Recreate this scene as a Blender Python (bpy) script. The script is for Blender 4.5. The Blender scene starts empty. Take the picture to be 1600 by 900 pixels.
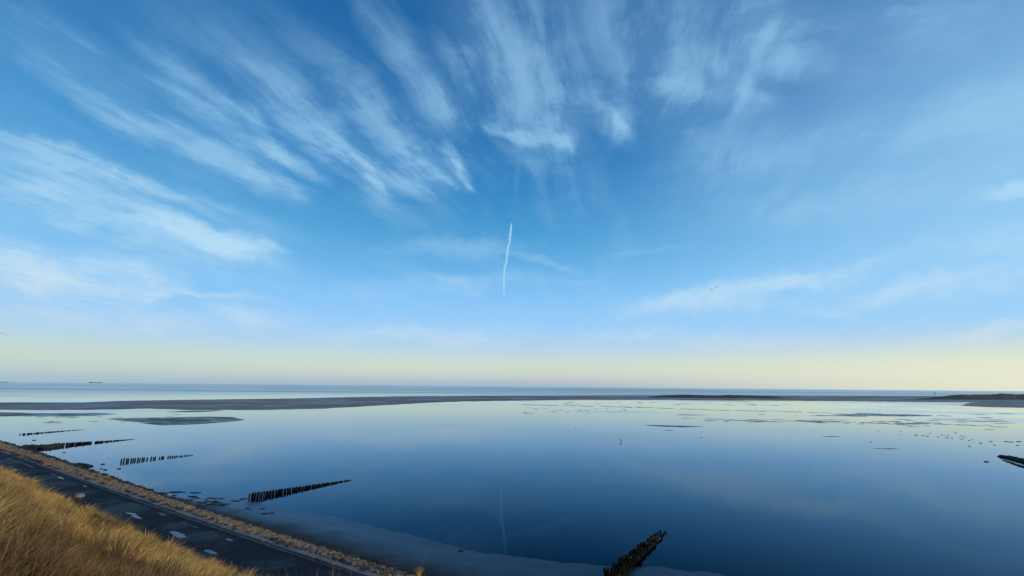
import bpy, bmesh, math, random
import numpy as np
from mathutils import Vector, Matrix, noise

random.seed(7); rng = np.random.default_rng(7)
D = bpy.data
sc = bpy.context.scene
col = sc.collection

# ------------------------------------------------------------------ camera
H = 12.0                       # eye height above the water
PITCH, ROLL = math.radians(12.2), math.radians(0.53)
cam_d = D.cameras.new('camera'); cam_d.sensor_width = 36; cam_d.lens = 16.0
cam_d.clip_start = 0.1; cam_d.clip_end = 200000
cam = D.objects.new('camera', cam_d); col.objects.link(cam)
R = (Matrix.Rotation(math.radians(90) + PITCH, 4, 'X') @ Matrix.Rotation(ROLL, 4, 'Z'))
cam.matrix_world = Matrix.Translation((0, 0, H)) @ R
sc.camera = cam
F = 1600 * 16.0 / 36.0
R3 = R.to_3x3()

def ray(px, py):
    """direction through a point of the 1600x900 photograph"""
    return (R3 @ Vector((px - 800.0, 450.0 - py, -F))).normalized()

def ground(px, py, z=0.0):
    """where that line of sight meets the level z"""
    d = ray(px, py)
    t = (z - H) / d.z
    return Vector((d.x * t, d.y * t, z))

# ------------------------------------------------------------------ sun, sky, exposure
SUN_AZ, SUN_EL = math.radians(112), math.radians(13)     # clockwise from the view direction +Y
sd = Vector((math.sin(SUN_AZ) * math.cos(SUN_EL), math.cos(SUN_AZ) * math.cos(SUN_EL), math.sin(SUN_EL)))
sun_d = D.lights.new('sun', 'SUN'); sun_d.energy = 2.6; sun_d.angle = math.radians(0.5)
sun_d.color = (1.0, 0.83, 0.62)
sun = D.objects.new('sun', sun_d); col.objects.link(sun)
sun.rotation_euler = sd.to_track_quat('Z', 'Y').to_euler(); sun.location = (60, -30, 60)
sc.view_settings.view_transform = 'Standard'; sc.view_settings.look = 'None'
sc.view_settings.exposure = 0.0; sc.view_settings.gamma = 1.0
try: sc.view_settings.use_curve_mapping = False
except Exception: pass
sc.render.film_transparent = False
sc.cycles.max_bounces = 6; sc.cycles.glossy_bounces = 4; sc.cycles.transparent_max_bounces = 12
sc.cycles.use_denoising = True

def srgb(r, g, b):
    f = lambda c: (c / 255 / 12.92) if c / 255 <= 0.04045 else ((c / 255 + 0.055) / 1.055) ** 2.4
    return (f(r), f(g), f(b), 1.0)

class NT:
    """small helper around a node tree"""
    def __init__(s, tree): s.t = tree; s.n = tree.nodes; s.l = tree.links
    def put(s, sock, v):
        if isinstance(v, bpy.types.NodeSocket): s.l.new(v, sock)
        elif v is not None:
            if hasattr(sock.default_value, '__len__') and not hasattr(v, '__len__'): v = (v,) * len(sock.default_value)
            sock.default_value = v
    def m(s, op, a, b=None, c=None, clamp=False):
        n = s.n.new('ShaderNodeMath'); n.operation = op; n.use_clamp = clamp
        s.put(n.inputs[0], a)
        if b is not None: s.put(n.inputs[1], b)
        if c is not None: s.put(n.inputs[2], c)
        return n.outputs[0]
    def v(s, op, a, b=None, scale=None):
        n = s.n.new('ShaderNodeVectorMath'); n.operation = op
        s.put(n.inputs[0], a)
        if b is not None: s.put(n.inputs[1], b)
        if scale is not None: s.put(n.inputs['Scale'], scale)
        return n.outputs['Value'] if op in ('DOT_PRODUCT', 'LENGTH', 'DISTANCE') else n.outputs['Vector']
    def xyz(s, a):
        n = s.n.new('ShaderNodeSeparateXYZ'); s.put(n.inputs[0], a); return n.outputs
    def cxyz(s, x, y, z):
        n = s.n.new('ShaderNodeCombineXYZ')
        for i, q in enumerate((x, y, z)): s.put(n.inputs[i], q)
        return n.outputs[0]
    def noise(s, vec, scale=1, detail=3, rough=.5, dist=0, out=0, dim='3D'):
        n = s.n.new('ShaderNodeTexNoise'); n.noise_dimensions = dim; s.put(n.inputs['Vector'], vec)
        n.inputs['Scale'].default_value = scale; n.inputs['Detail'].default_value = detail
        n.inputs['Roughness'].default_value = rough; n.inputs['Distortion'].default_value = dist
        return n.outputs[out]
    def ramp(s, fac, stops, interp='LINEAR'):
        n = s.n.new('ShaderNodeValToRGB'); s.put(n.inputs[0], fac); e = n.color_ramp.elements
        n.color_ramp.interpolation = interp
        while len(e) < len(stops): e.new(0.5)
        for i, (p, c) in enumerate(stops):
            e[i].position = p; e[i].color = c if hasattr(c, '__len__') else (c, c, c, 1)
        return n.outputs[0]
    def rng(s, val, a, b, c=0, d=1, smooth=True):
        n = s.n.new('ShaderNodeMapRange'); n.interpolation_type = 'SMOOTHSTEP' if smooth else 'LINEAR'
        s.put(n.inputs[0], val)
        for i, q in zip((1, 2, 3, 4), (a, b, c, d)): s.put(n.inputs[i], q)
        return n.outputs[0]
    def mix(s, fac, a, b, mode='MIX'):
        n = s.n.new('ShaderNodeMix'); n.data_type = 'RGBA'; n.blend_type = mode
        s.put(n.inputs[0], fac); s.put(n.inputs[6], a); s.put(n.inputs[7], b)
        return n.outputs[2]

world = D.worlds.new('World'); sc.world = world; world.use_nodes = True
W = NT(world.node_tree); W.n.clear()
w_out = W.n.new('ShaderNodeOutputWorld'); w_bg = W.n.new('ShaderNodeBackground')
W.l.new(w_bg.outputs[0], w_out.inputs[0])
sky = W.n.new('ShaderNodeTexSky'); sky.sky_type = 'NISHITA'; sky.sun_disc = False
sky.sun_elevation = SUN_EL; sky.sun_rotation = SUN_AZ; sky.altitude = 10
sky.air_density = 1.0; sky.dust_density = 0.4; sky.ozone_density = 3.0
w_dir = W.n.new('ShaderNodeTexCoord').outputs['Generated']
X, Y, Z = W.xyz(w_dir)
EL = W.m('MULTIPLY', W.m('ARCSINE', Z), 180 / math.pi)                       # elevation in degrees
AZ = W.m('MULTIPLY', W.m('ARCTAN2', X, Y), 180 / math.pi)                    # clockwise from +Y
d_ = lambda e: (e + 2) / 62.0
base = W.ramp(W.m('DIVIDE', W.m('ADD', EL, 2), 62.0, clamp=True), [
    (0.00, srgb(160, 182, 204)), (d_(0.2), srgb(168, 188, 204)), (d_(1.3), srgb(202, 210, 208)), (d_(2.2), srgb(207, 221, 206)),
    (d_(3.2), srgb(202, 220, 216)), (d_(4.7), srgb(183, 214, 238)), (d_(6.8), srgb(160, 209, 251)), (d_(10.5), srgb(138, 200, 251)), (d_(14.5), srgb(104, 180, 234)),
    (d_(19), srgb(74, 158, 215)), (d_(24), srgb(46, 134, 198)), (d_(31), srgb(30, 112, 178)), (d_(42), srgb(26, 100, 164)),
    (1.0, srgb(24, 84, 148))])
# brighter and warmer towards the sun's side, a little greener low on the other side
right = W.rng(AZ, 0, 62); left = W.rng(AZ, -5, -60)
low = W.rng(EL, 6.5, 0)
base = W.mix(W.m('MULTIPLY', W.m('MULTIPLY', right, low), 0.85), base, srgb(249, 246, 212))
base = W.mix(W.m('MULTIPLY', W.m('MULTIPLY', left, low), 0.35), base, srgb(150, 195, 205))
midr = W.m('MULTIPLY', W.rng(EL, 2, 10), W.rng(EL, 52, 12))
base = W.mix(W.m('MULTIPLY', W.m('MULTIPLY', right, midr), 0.75), base, srgb(165, 215, 252))
base = W.mix(W.m('MULTIPLY', W.m('MULTIPLY', left, midr), 0.35), base, srgb(120, 190, 238))
# physically based sky blended underneath
base = W.mix(0.06, base, W.v('SCALE', sky.outputs[0], scale=0.10))

# cirrus: streaks laid out in direction space (x/y, z/y of the direction) and broken up by stretched noise
Ys = W.m('MAXIMUM', W.m('ABSOLUTE', Y), 0.05)
P0 = W.cxyz(W.m('DIVIDE', X, Ys), W.m('DIVIDE', Z, Ys), 0.0)
# deck coordinates (a flat layer high above), fibres run towards 16 degrees right of the view
Zs = W.m('MAXIMUM', Z, 0.02)
U = W.m('DIVIDE', X, Zs); V = W.m('DIVIDE', Y, Zs)
fa = math.radians(15)
AL = W.m('ADD', W.m('MULTIPLY', U, math.sin(fa)), W.m('MULTIPLY', V, math.cos(fa)))
AC = W.m('SUBTRACT', W.m('MULTIPLY', U, math.cos(fa)), W.m('MULTIPLY', V, math.sin(fa)))
deck = W.cxyz(AC, AL, 0.0)
warp = W.v('SUBTRACT', W.noise(deck, 1.1, 2, .55, out=1, dim='2D'), (0.5, 0.5, 0.5))
deckw = W.v('ADD', deck, W.v('SCALE', warp, scale=0.24))
fib = W.noise(W.v('MULTIPLY', deckw, (5.2, 0.8, 1.0)), 1.0, 7, .64, dim='2D')           # long fibres
fib2 = W.noise(W.v('MULTIPLY', deckw, (2.6, 0.75, 1.0)), 1.0, 2, .55, dim='2D')         # broad bands
puff = W.noise(W.v('MULTIPLY', deckw, (6.0, 4.0, 1.0)), 1.0, 6, .64, dim='2D')
warp2 = W.v('SUBTRACT', W.noise(P0, 5.0, 4, .6, out=1, dim='2D'), (0.5, 0.5, 0.5))
P = W.v('ADD', P0, W.v('MULTIPLY', warp2, (0.09, 0.09, 0.0)))

def q(px, py):
    d = ray(px, py); return (d.x / d.y, d.z / d.y, 0.0)

def puff_mask(cx, cy, hl, hw, ang, k):
    """soft ellipse of cloud: centre, half length, half width in photo pixels, angle clockwise, strength"""
    c = Vector(q(cx, cy)); th = math.radians(ang); e = 6.0
    a = (Vector(q(cx + e * math.cos(th), cy + e * math.sin(th))) - c) * (hl / e)
    b = (Vector(q(cx - e * math.sin(th), cy + e * math.cos(th))) - c) * (hw / e)
    n = W.n.new('ShaderNodeMapping'); n.vector_type = 'TEXTURE'; W.l.new(P, n.inputs[0])
    n.inputs['Location'].default_value = c; n.inputs['Rotation'].default_value = (0, 0, math.atan2(a.y, a.x))
    n.inputs['Scale'].default_value = (a.length, b.length, 1)
    return W.rng(W.v('LENGTH', n.outputs[0]), 1.25, 0.0, 0.0, k)
PUFFS = [
 # left: low bright bands
 (90,425,200,46,5,1.7),(-40,300,240,110,15,.65),(150,350,330,50,14,.25),(200,315,270,60,21,.65),(325,372,140,22,17,1.8),(395,392,50,14,10,.6),(150,262,240,20,19,1.1),
 (245,452,55,12,5,.7),(350,459,75,6,4,.8),(395,488,75,22,12,.75),(120,492,260,24,3,.4),
 # upper-left streaks
 (130,100,220,46,33,.65),(175,182,120,26,28,.6),(330,165,190,34,36,.7),(425,222,105,18,42,.95),(370,252,130,34,28,.6),(430,278,70,12,30,.6),(300,225,180,60,30,.35),
 (480,190,200,36,43,.8),(540,245,90,18,45,.8),(575,274,45,9,38,.9),(652,258,66,36,42,1.5),(712,262,38,22,52,1.5),(735,286,14,4,20,.8),
 (600,190,160,60,45,.5),
 # upper middle plumes
 (640,100,170,40,55,.6),(700,170,70,26,58,.5),(760,60,140,90,70,.65),(840,110,170,90,78,.65),(880,185,60,44,60,.9),(950,180,60,32,52,1.2),(815,205,50,12,16,1.0),(868,226,18,7,30,.7),
 (1010,60,190,120,60,.75),(1110,150,110,26,8,.6),(1135,110,44,34,50,.75),(1190,40,80,50,70,1.5),(1240,30,60,26,-30,.8),(1170,95,120,44,-20,.55),(1110,143,110,20,9,.9),(1150,125,60,22,50,.5),(1250,92,150,36,8,.5),(1260,20,220,70,0,.5),(1460,30,240,80,-8,.35),
 (430,130,330,110,40,.22),(560,170,230,90,46,.25),(800,110,230,110,70,.42),(1060,80,280,110,55,.40),(722,270,26,10,58,1.8),(968,192,22,10,60,1.6),(872,216,24,10,40,1.6),(800,208,40,8,14,1.2),(610,272,60,16,36,.5),(690,284,40,10,15,.6),(950,196,45,16,20,.6),
 # right veils
 (1300,215,440,40,-14,.28),(1560,170,280,70,-18,.5),(1380,290,400,50,-8,.28),(1588,292,60,14,-4,1.0),(1600,365,140,34,-8,.55),(1020,394,95,5,-8,.5),(850,412,80,7,13,.42),(880,437,85,6,0,.4),
 (1250,440,280,24,-12,.75),(1500,440,240,24,-10,.75),(720,446,190,20,-4,.4),(1300,488,38,8,0,.55),(700,388,130,20,0,.3),(1100,482,170,16,0,.6),
 (1500,528,200,16,-9,.5),(1350,556,140,8,-4,.5),(1050,526,280,16,3,.4),(640,524,280,16,2,.35),
]
dens = None
for s_ in PUFFS:
    o = puff_mask(*s_)
    dens = o if dens is None else W.m('ADD', dens, o)
tex = W.m('ADD', W.m('MULTIPLY', fib, .60), W.m('MULTIPLY', puff, .40))
px_, py_, pz_ = W.xyz(P)
Ps = W.cxyz(px_, W.m('SUBTRACT', py_, W.m('MULTIPLY', W.m('ABSOLUTE', px_), .24)), 0.0)
soft = W.noise(W.v('MULTIPLY', Ps, (2.0, 8.5, 1.0)), 1.0, 5, .58, dim='2D')
fw = W.m('MULTIPLY', W.rng(EL, 12, 27, .25, 1), W.rng(AZ, 24, 42, 1, .35))
tex = W.m('ADD', W.m('MULTIPLY', tex, fw), W.m('MULTIPLY', soft, W.m('SUBTRACT', 1.0, fw)))
front = W.m('MULTIPLY', dens, W.rng(tex, .39, .67, .16, 1.0))
front = W.m('MULTIPLY', W.m('SUBTRACT', 1.0, W.m('EXPONENT', W.m('MULTIPLY', front, -1.5))), W.rng(Y, 0.05, 0.2))
veil = W.m('MULTIPLY', W.m('MULTIPLY', W.rng(fib2, .42, .70), W.rng(fib, .25, .66, .25, 1)), 0.07)
rest = W.m('MULTIPLY', W.m('MULTIPLY', W.rng(fib2, .48, .70), W.rng(fib, .38, .66)), W.m('MULTIPLY', W.rng(Y, 0.35, 0.05), 0.5))
cl = W.m('MULTIPLY', W.m('ADD', W.m('ADD', front, veil), rest), W.rng(Z, 0.004, 0.06))
cl = W.m('MINIMUM', cl, .9)
cloud_c = W.ramp(W.m('DIVIDE', EL, 45.0, clamp=True), [(0.0, srgb(235, 228, 205)), (0.12, srgb(212, 228, 238)),
    (0.32, srgb(186, 224, 248)), (0.6, srgb(148, 200, 236)), (1.0, srgb(128, 176, 216))])
final = W.mix(cl, base, cloud_c)
W.l.new(final, w_bg.inputs[0]); w_bg.inputs[1].default_value = 1.0
world.cycles.sampling_method = 'MANUAL'; world.cycles.sample_map_resolution = 256

# ------------------------------------------------------------------ helpers
def mat(name):
    m = D.materials.new(name); m.use_nodes = True
    t = NT(m.node_tree); b = t.n['Principled BSDF']
    return m, t, b

def mesh_obj(name, verts, faces, m=None, parent=None, smooth=False):
    me = D.meshes.new(name); me.from_pydata([tuple(v) for v in verts], [], faces); me.update()
    if smooth: me.polygons.foreach_set('use_smooth', [True] * len(me.polygons))
    o = D.objects.new(name, me); col.objects.link(o)
    if m is not None: me.materials.append(m)
    if parent: o.parent = parent
    return o

def bm_obj(name, bm, m, parent=None, smooth=False):
    me = D.meshes.new(name); bm.to_mesh(me); bm.free()
    if smooth: me.polygons.foreach_set('use_smooth', [True] * len(me.polygons))
    me.materials.append(m)
    o = D.objects.new(name, me); col.objects.link(o)
    if parent: o.parent = parent
    return o

def empty(name, loc=(0, 0, 0), rz=0):
    o = D.objects.new(name, None); o.location = loc; o.rotation_euler = (0, 0, rz)
    o.empty_display_size = .2; col.objects.link(o); return o

def tag(o, label=None, cat=None, group=None, kind=None):
    if label: o['label'] = label
    if cat: o['category'] = cat
    if group: o['group'] = group
    if kind: o['kind'] = kind
    return o

def n2(x, y, sc_=1.0, seed=0.0):
    return noise.noise(Vector((x * sc_ + seed, y * sc_ - seed, seed * .37)))

def fbm(x, y, sc_=1.0, seed=0.0, oct_=4):
    v = 0; a = 1; f = sc_
    for _ in range(oct_):
        v += a * n2(x, y, f, seed); a *= .5; f *= 2.1
    return v

# ------------------------------------------------------------------ materials
def obj_pos(t):
    return t.n.new('ShaderNodeNewGeometry').outputs['Position']

def water_material():
    m, t, b = mat('water'); p = obj_pos(t)
    x, y, z = t.xyz(p)
    dist = t.v('LENGTH', t.cxyz(x, y, 0.0))
    t.n.remove(b)
    b = t.n.new('ShaderNodeBsdfGlossy'); b.inputs['Color'].default_value = (.70, .90, 1.0, 1)
    deep = t.n.new('ShaderNodeBsdfDiffuse'); deep.inputs['Color'].default_value = (.0006, .003, .012, 1)
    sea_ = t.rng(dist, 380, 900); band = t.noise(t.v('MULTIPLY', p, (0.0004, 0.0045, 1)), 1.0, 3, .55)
    shade = t.m('SUBTRACT', 1.0, t.m('MULTIPLY', sea_, t.m('MULTIPLY', t.rng(band, .42, .58, .16, .42), t.rng(dist, 1500, 12000, 1.0, .35))))  # dims the sea in bands; dimming eased with distance to imitate horizon haze
    fr = t.n.new('ShaderNodeFresnel'); fr.inputs['IOR'].default_value = 1.34
    mxs = t.n.new('ShaderNodeMixShader'); t.put(mxs.inputs[0], t.m('MULTIPLY', t.m('MULTIPLY', t.m('SUBTRACT', fr.outputs[0], .094), 1.30, clamp=True), shade))
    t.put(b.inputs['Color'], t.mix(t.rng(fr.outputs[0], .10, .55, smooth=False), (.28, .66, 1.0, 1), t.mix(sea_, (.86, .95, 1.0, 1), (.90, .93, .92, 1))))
    t.l.new(deep.outputs[0], mxs.inputs[1]); t.l.new(b.outputs[0], mxs.inputs[2])
    t.l.new(mxs.outputs[0], t.n['Material Output'].inputs[0])
    big = t.noise(t.v('MULTIPLY', p, (0.006, 0.012, 1)), 1.0, 4, .55)
    patch = t.noise(t.v('MULTIPLY', p, (0.0009, 0.006, 1)), 1.0, 4, .6)
    # calm mirror in the lagoon, wind-ruffled sea beyond the sandbar
    sea = t.rng(dist, 380, 900)
    rough_l = t.m('MULTIPLY_ADD', t.rng(big, .48, .62), .13, .03)
    rough_s = t.m('MULTIPLY_ADD', t.rng(patch, .38, .66), .15, .17)
    t.put(b.inputs['Roughness'], t.m('ADD', t.m('MULTIPLY', rough_l, t.m('SUBTRACT', 1.0, sea)), t.m('MULTIPLY', rough_s, sea)))
    rip = t.noise(t.v('MULTIPLY', p, (1.0, 1.0, 1.0)), 1.3, 3, .5)
    rip2 = t.noise(t.v('MULTIPLY', p, (0.10, 0.22, 1.0)), 1.0, 3, .5)
    h = t.m('ADD', t.m('MULTIPLY', rip, 0.004), t.m('MULTIPLY', rip2, 0.02))
    bp = t.n.new('ShaderNodeBump'); bp.inputs['Distance'].default_value = 1.0
    t.put(bp.inputs['Height'], h)
    t.put(bp.inputs['Strength'], t.m('MULTIPLY', t.rng(dist, 260, 60), 0.35))
    t.l.new(bp.outputs[0], b.inputs['Normal']); t.l.new(bp.outputs[0], fr.inputs['Normal'])
    return m

def mud_material(name, c1, c2, rough=.55, spec=.4, wet=.0, sc_=.25):
    m, t, b = mat(name); p = obj_pos(t)
    a = t.noise(t.v('MULTIPLY', p, (1, 1, 1)), sc_, 5, .6)
    f = t.noise(p, sc_ * 9, 4, .6)
    c = t.mix(t.rng(a, .35, .65), c1, c2)
    c = t.mix(t.m('MULTIPLY', t.rng(f, .35, .7), .35), c, tuple(x * .6 for x in c1[:3]) + (1,))
    t.put(b.inputs['Base Color'], c)
    t.put(b.inputs['Roughness'], t.m('SUBTRACT', rough, t.m('MULTIPLY', t.rng(a, .42, .6), wet)))
    b.inputs['Specular IOR Level'].default_value = spec
    bp = t.n.new('ShaderNodeBump'); bp.inputs['Strength'].default_value = .35; bp.inputs['Distance'].default_value = .04
    t.put(bp.inputs['Height'], f); t.l.new(bp.outputs[0], b.inputs['Normal'])
    return m

def simple(name, c, rough=.7, var=.35, sc_=4.0, bump=.3, spec=.4):
    m, t, b = mat(name)
    tc = t.n.new('ShaderNodeTexCoord').outputs['Object']
    oi = t.n.new('ShaderNodeObjectInfo').outputs['Random']
    f = t.noise(t.v('ADD', tc, t.cxyz(t.m('MULTIPLY', oi, 37.0), 0.0, 0.0)), sc_, 5, .6)
    dark = tuple(x * (1 - var) for x in c[:3]) + (1,); lite = tuple(min(1, x * (1 + var)) for x in c[:3]) + (1,)
    k = t.m('ADD', t.rng(f, .3, .7), t.m('MULTIPLY', t.m('SUBTRACT', oi, .5), .9), clamp=True)
    t.put(b.inputs['Base Color'], t.mix(k, dark, lite))
    b.inputs['Roughness'].default_value = rough; b.inputs['Specular IOR Level'].default_value = spec
    bp = t.n.new('ShaderNodeBump'); bp.inputs['Strength'].default_value = bump; bp.inputs['Distance'].default_value = .03
    t.put(bp.inputs['Height'], f); t.l.new(bp.outputs[0], b.inputs['Normal'])
    return m

M = {}
M['water'] = water_material()
M['seabed'] = mud_material('seabed_mud', (.05, .045, .035, 1), (.08, .07, .055, 1))
M['sandbar'] = mud_material('sandbar_sand', (.18, .15, .13, 1), (.30, .255, .22, 1), .75, .3, .25, .02)
M['mudflat'] = mud_material('wet_mud', (.075, .072, .066, 1), (.12, .112, .10, 1), .6, .4, .3, .08)
M['ridge'] = mud_material('drying_mud', (.085, .085, .08, 1), (.15, .145, .135, 1), .5, .5, .3, .3)
M['dunes'] = mud_material('far_dune', (.05, .05, .042, 1), (.095, .085, .07, 1), .85, .2, 0, .05)
def wet_sand():
    m, t, b = mat('wet_sand'); p = obj_pos(t); z = t.xyz(p)[2]
    a = t.noise(p, .3, 4, .55); f = t.noise(p, 3.0, 3, .6)
    wet = t.rng(t.m('ADD', z, t.m('MULTIPLY', t.m('SUBTRACT', a, .5), .16)), .27, .06)
    t.put(b.inputs['Base Color'], t.mix(wet, t.mix(f, (.020, .017, .014, 1), (.040, .033, .026, 1)), t.mix(t.rng(f, .4, .65), (.012, .016, .022, 1), (.022, .025, .028, 1))))
    b.inputs['Roughness'].default_value = .9; b.inputs['Specular IOR Level'].default_value = .05
    gl = t.n.new('ShaderNodeBsdfGlossy'); gl.inputs['Color'].default_value = (.55, .76, .98, 1)
    t.put(gl.inputs['Roughness'], t.m('MULTIPLY_ADD', f, .2, .16))
    fr = t.n.new('ShaderNodeFresnel'); fr.inputs['IOR'].default_value = 1.34
    mx = t.n.new('ShaderNodeMixShader'); t.put(mx.inputs[0], t.m('MULTIPLY', t.m('MULTIPLY', t.m('SUBTRACT', fr.outputs[0], .03), t.m('MULTIPLY_ADD', wet, .95, .05)), .80, clamp=True))
    t.l.new(b.outputs[0], mx.inputs[1]); t.l.new(gl.outputs[0], mx.inputs[2]); t.l.new(mx.outputs[0], t.n['Material Output'].inputs[0])
    return m
M['wetsand'] = wet_sand()
M['soil'] = mud_material('dune_soil', (.05, .034, .018, 1), (.09, .06, .032, 1), .9, .2, 0, .8)
M['post'] = simple('dark_wet_timber', (.007, .005, .004, 1), .85, .7, 6, spec=.08)
M['stone'] = simple('slope_stone', (.105, .074, .045, 1), .85, .75, 5)
M['darkstone'] = simple('weedy_stone', (.015, .014, .011, 1), .7, .4, 5)
M['concrete'] = simple('verge_concrete', (.10, .09, .085, 1), .85, .25, 2.5)
M['kerb'] = simple('pale_kerb', (.16, .145, .13, 1), .85, .3, 3)
M['bin'] = simple('bin_dark', (.018, .014, .016, 1), .5, .3, 5)
M['lid'] = simple('bin_lid', (.17, .165, .18, 1), .45, .15, 5, .1)
M['bird'] = simple('dark_plumage', (.05, .05, .055, 1), .8, .3, 9)
M['wing'] = simple('grey_wing', (.09, .09, .10, 1), .8, .3, 9)
M['ship'] = simple('grey_hull', (.10, .10, .11, 1), .7, .2, .05)
M['shipw'] = simple('pale_superstructure', (.35, .35, .36, 1), .7, .1, .05)
M['weed'] = simple('dark_weed', (.045, .048, .04, 1), .7, .5, 2)

def asphalt():
    m, t, b = mat('asphalt'); p = obj_pos(t)
    a = t.noise(p, .35, 4, .6); f = t.noise(p, 14, 3, .6)
    c = t.mix(t.rng(a, .35, .7), (.007, .011, .020, 1), (.015, .020, .031, 1))
    c = t.mix(t.m('MULTIPLY', t.rng(f, .45, .75), .25), c, (.035, .035, .038, 1))
    t.put(b.inputs['Base Color'], c)
    t.put(b.inputs['Roughness'], t.m('SUBTRACT', .85, t.m('MULTIPLY', t.rng(a, .45, .62), .25)))
    b.inputs['Specular IOR Level'].default_value = .15
    bp = t.n.new('ShaderNodeBump'); bp.inputs['Strength'].default_value = .25; bp.inputs['Distance'].default_value = .01
    t.put(bp.inputs['Height'], f); t.l.new(bp.outputs[0], b.inputs['Normal'])
    return m
M['asphalt'] = asphalt()

def sheet_mat(name, c1, c2, rough, spec, lo, hi):
    """thin water film or blown sand with a broken, fading rim"""
    m, t, b = mat(name); p = obj_pos(t)
    a = t.noise(p, 1.6, 4, .6)
    t.put(b.inputs['Base Color'], t.mix(t.rng(a, .4, .6), c1, c2))
    b.inputs['Roughness'].default_value = rough; b.inputs['Specular IOR Level'].default_value = spec
    at = t.n.new('ShaderNodeAttribute'); at.attribute_name = 'core'
    k = t.rng(t.m('ADD', at.outputs['Fac'], t.m('MULTIPLY', t.m('SUBTRACT', t.noise(p, 4.0, 4, .6), .5), 1.6)), lo, hi)
    tr = t.n.new('ShaderNodeBsdfTransparent'); mx = t.n.new('ShaderNodeMixShader'); t.put(mx.inputs[0], k)
    t.l.new(tr.outputs[0], mx.inputs[1]); t.l.new(b.outputs[0], mx.inputs[2]); t.l.new(mx.outputs[0], t.n['Material Output'].inputs[0])
    return m
M['puddle'] = sheet_mat('shallow_puddle', (.045, .055, .07, 1), (.07, .08, .10, 1), .28, .28, .15, .7)
M['sandpatch'] = sheet_mat('drifted_sand', (.09, .095, .105, 1), (.15, .15, .16, 1), .85, .2, .2, .9)

def grass_mat(name, c_lo, c_hi, tip):
    m, t, b = mat(name)
    at = t.n.new('ShaderNodeAttribute'); at.attribute_name = 'tone'
    r, g, bl = t.xyz(at.outputs['Vector'])          # r: random, g: height along blade
    c = t.mix(r, c_lo, c_hi)
    c = t.mix(t.m('MULTIPLY', t.m('MULTIPLY', g, g), .5), c, tip)
    t.put(b.inputs['Base Color'], c)
    b.inputs['Roughness'].default_value = .6; b.inputs['Specular IOR Level'].default_value = .25
    tr = t.n.new('ShaderNodeBsdfTranslucent'); t.put(tr.inputs[0], c)
    mx = t.n.new('ShaderNodeMixShader'); mx.inputs[0].default_value = .35
    t.l.new(b.outputs[0], mx.inputs[1]); t.l.new(tr.outputs[0], mx.inputs[2])
    t.l.new(mx.outputs[0], t.n['Material Output'].inputs[0])
    return m
M['grass'] = grass_mat('marram_straw', (.10, .050, .014, 1), (.72, .44, .12, 1), (.78, .54, .20, 1))
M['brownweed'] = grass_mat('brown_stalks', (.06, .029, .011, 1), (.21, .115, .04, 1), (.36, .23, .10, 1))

# ------------------------------------------------------------------ dike frame: s runs along the shore away from the camera, n towards the water
dv = Vector((-.828, .560, 0)).normalized(); mv = Vector((.560, .828, 0)).normalized()
def sn(p): return (p.dot(dv), p.dot(mv))
def pt(s, n, z=0.0): return Vector((dv.x * s + mv.x * n, dv.y * s + mv.y * n, z))
ZR = 3.5
FOOT = [(0,690),(37,700),(54,706),(107,727.5),(140,735),(175,746),(225,764),(270,779),(300,787),(350,806),(400,822),(450,837),(500,855),(550,869),(600,883),(637,893)]
ROADE = [(0,709),(50,725),(100,745),(150,762),(200,780),(250,799),(300,817),(350,833),(400,848),(450,864),(500,882),(525,893)]
STRIPE = [(0,705),(50,720),(100,739),(150,756),(200,773),(250,791),(300,806),(400,838),(450,854.5),(500,874),(550,890),(575,899)]
def curve(pts, z):
    a = sorted(sn(ground(px, py, z)) for px, py in pts)
    s = np.array([q_[0] for q_ in a]); n = np.array([q_[1] for q_ in a])
    k = np.polyfit(s, n, 3)
    s0, s1 = s[0], s[-1]
    def f(x):
        xc = min(max(x, s0), s1); dk = np.polyder(k)
        base_ = float(np.polyval(k, xc))
        slope = float(np.polyval(dk, xc))
        dx = x - xc
        return base_ + slope * dx * math.exp(-abs(dx) / 60.0)
    return f
nF = curve(FOOT, 0.25); nR = curve(ROADE, ZR); nS = curve(STRIPE, ZR)
print('road n', [round(nR(s), 1) for s in (0, 20, 40, 80, 120)], 'strip', [round(nS(s), 1) for s in (0, 20, 40, 80, 120)], 'foot', [round(nF(s), 1) for s in (0, 20, 40, 80, 120)])
RW = 3.0
def nB(s): return nR(s) - RW                 # inner edge of the road, foot of the dune
def bank(s, n):
    """height of the grass-covered dune slope"""
    d = nB(s) - n
    if d <= 0: return ZR - .02
    z = ZR + .57 * d - .28 * math.exp(-d * .8) * 0
    z = ZR + .575 * d
    top = 10.35
    if z > top - 1.0:                          # round over into the crest
        e = z - (top - 1.0); z = top - 1.0 + 1.0 * (1 - math.exp(-e))
    p = pt(s, n)
    z += min(d / 3, 1) * (.28 * fbm(p.x, p.y, .22, 3.1, 3) + .20 * fbm(p.x, p.y, .75, 7.7, 2))
    # unseen knoll added on the camera's right to throw shade over the near hollow
    z += 3.8 * math.exp(-(((p.x - 10.0) / 4.2) ** 2 + ((p.y + .7) / 2.6) ** 2))
    z += 1.6 * math.exp(-(((p.x - 2.0) / 9.0) ** 2 + ((p.y + 9.5) / 4.5) ** 2))
    r2 = (p.x ** 2 + p.y ** 2)
    return z if r2 > 9 else min(z, 10.5)

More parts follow.
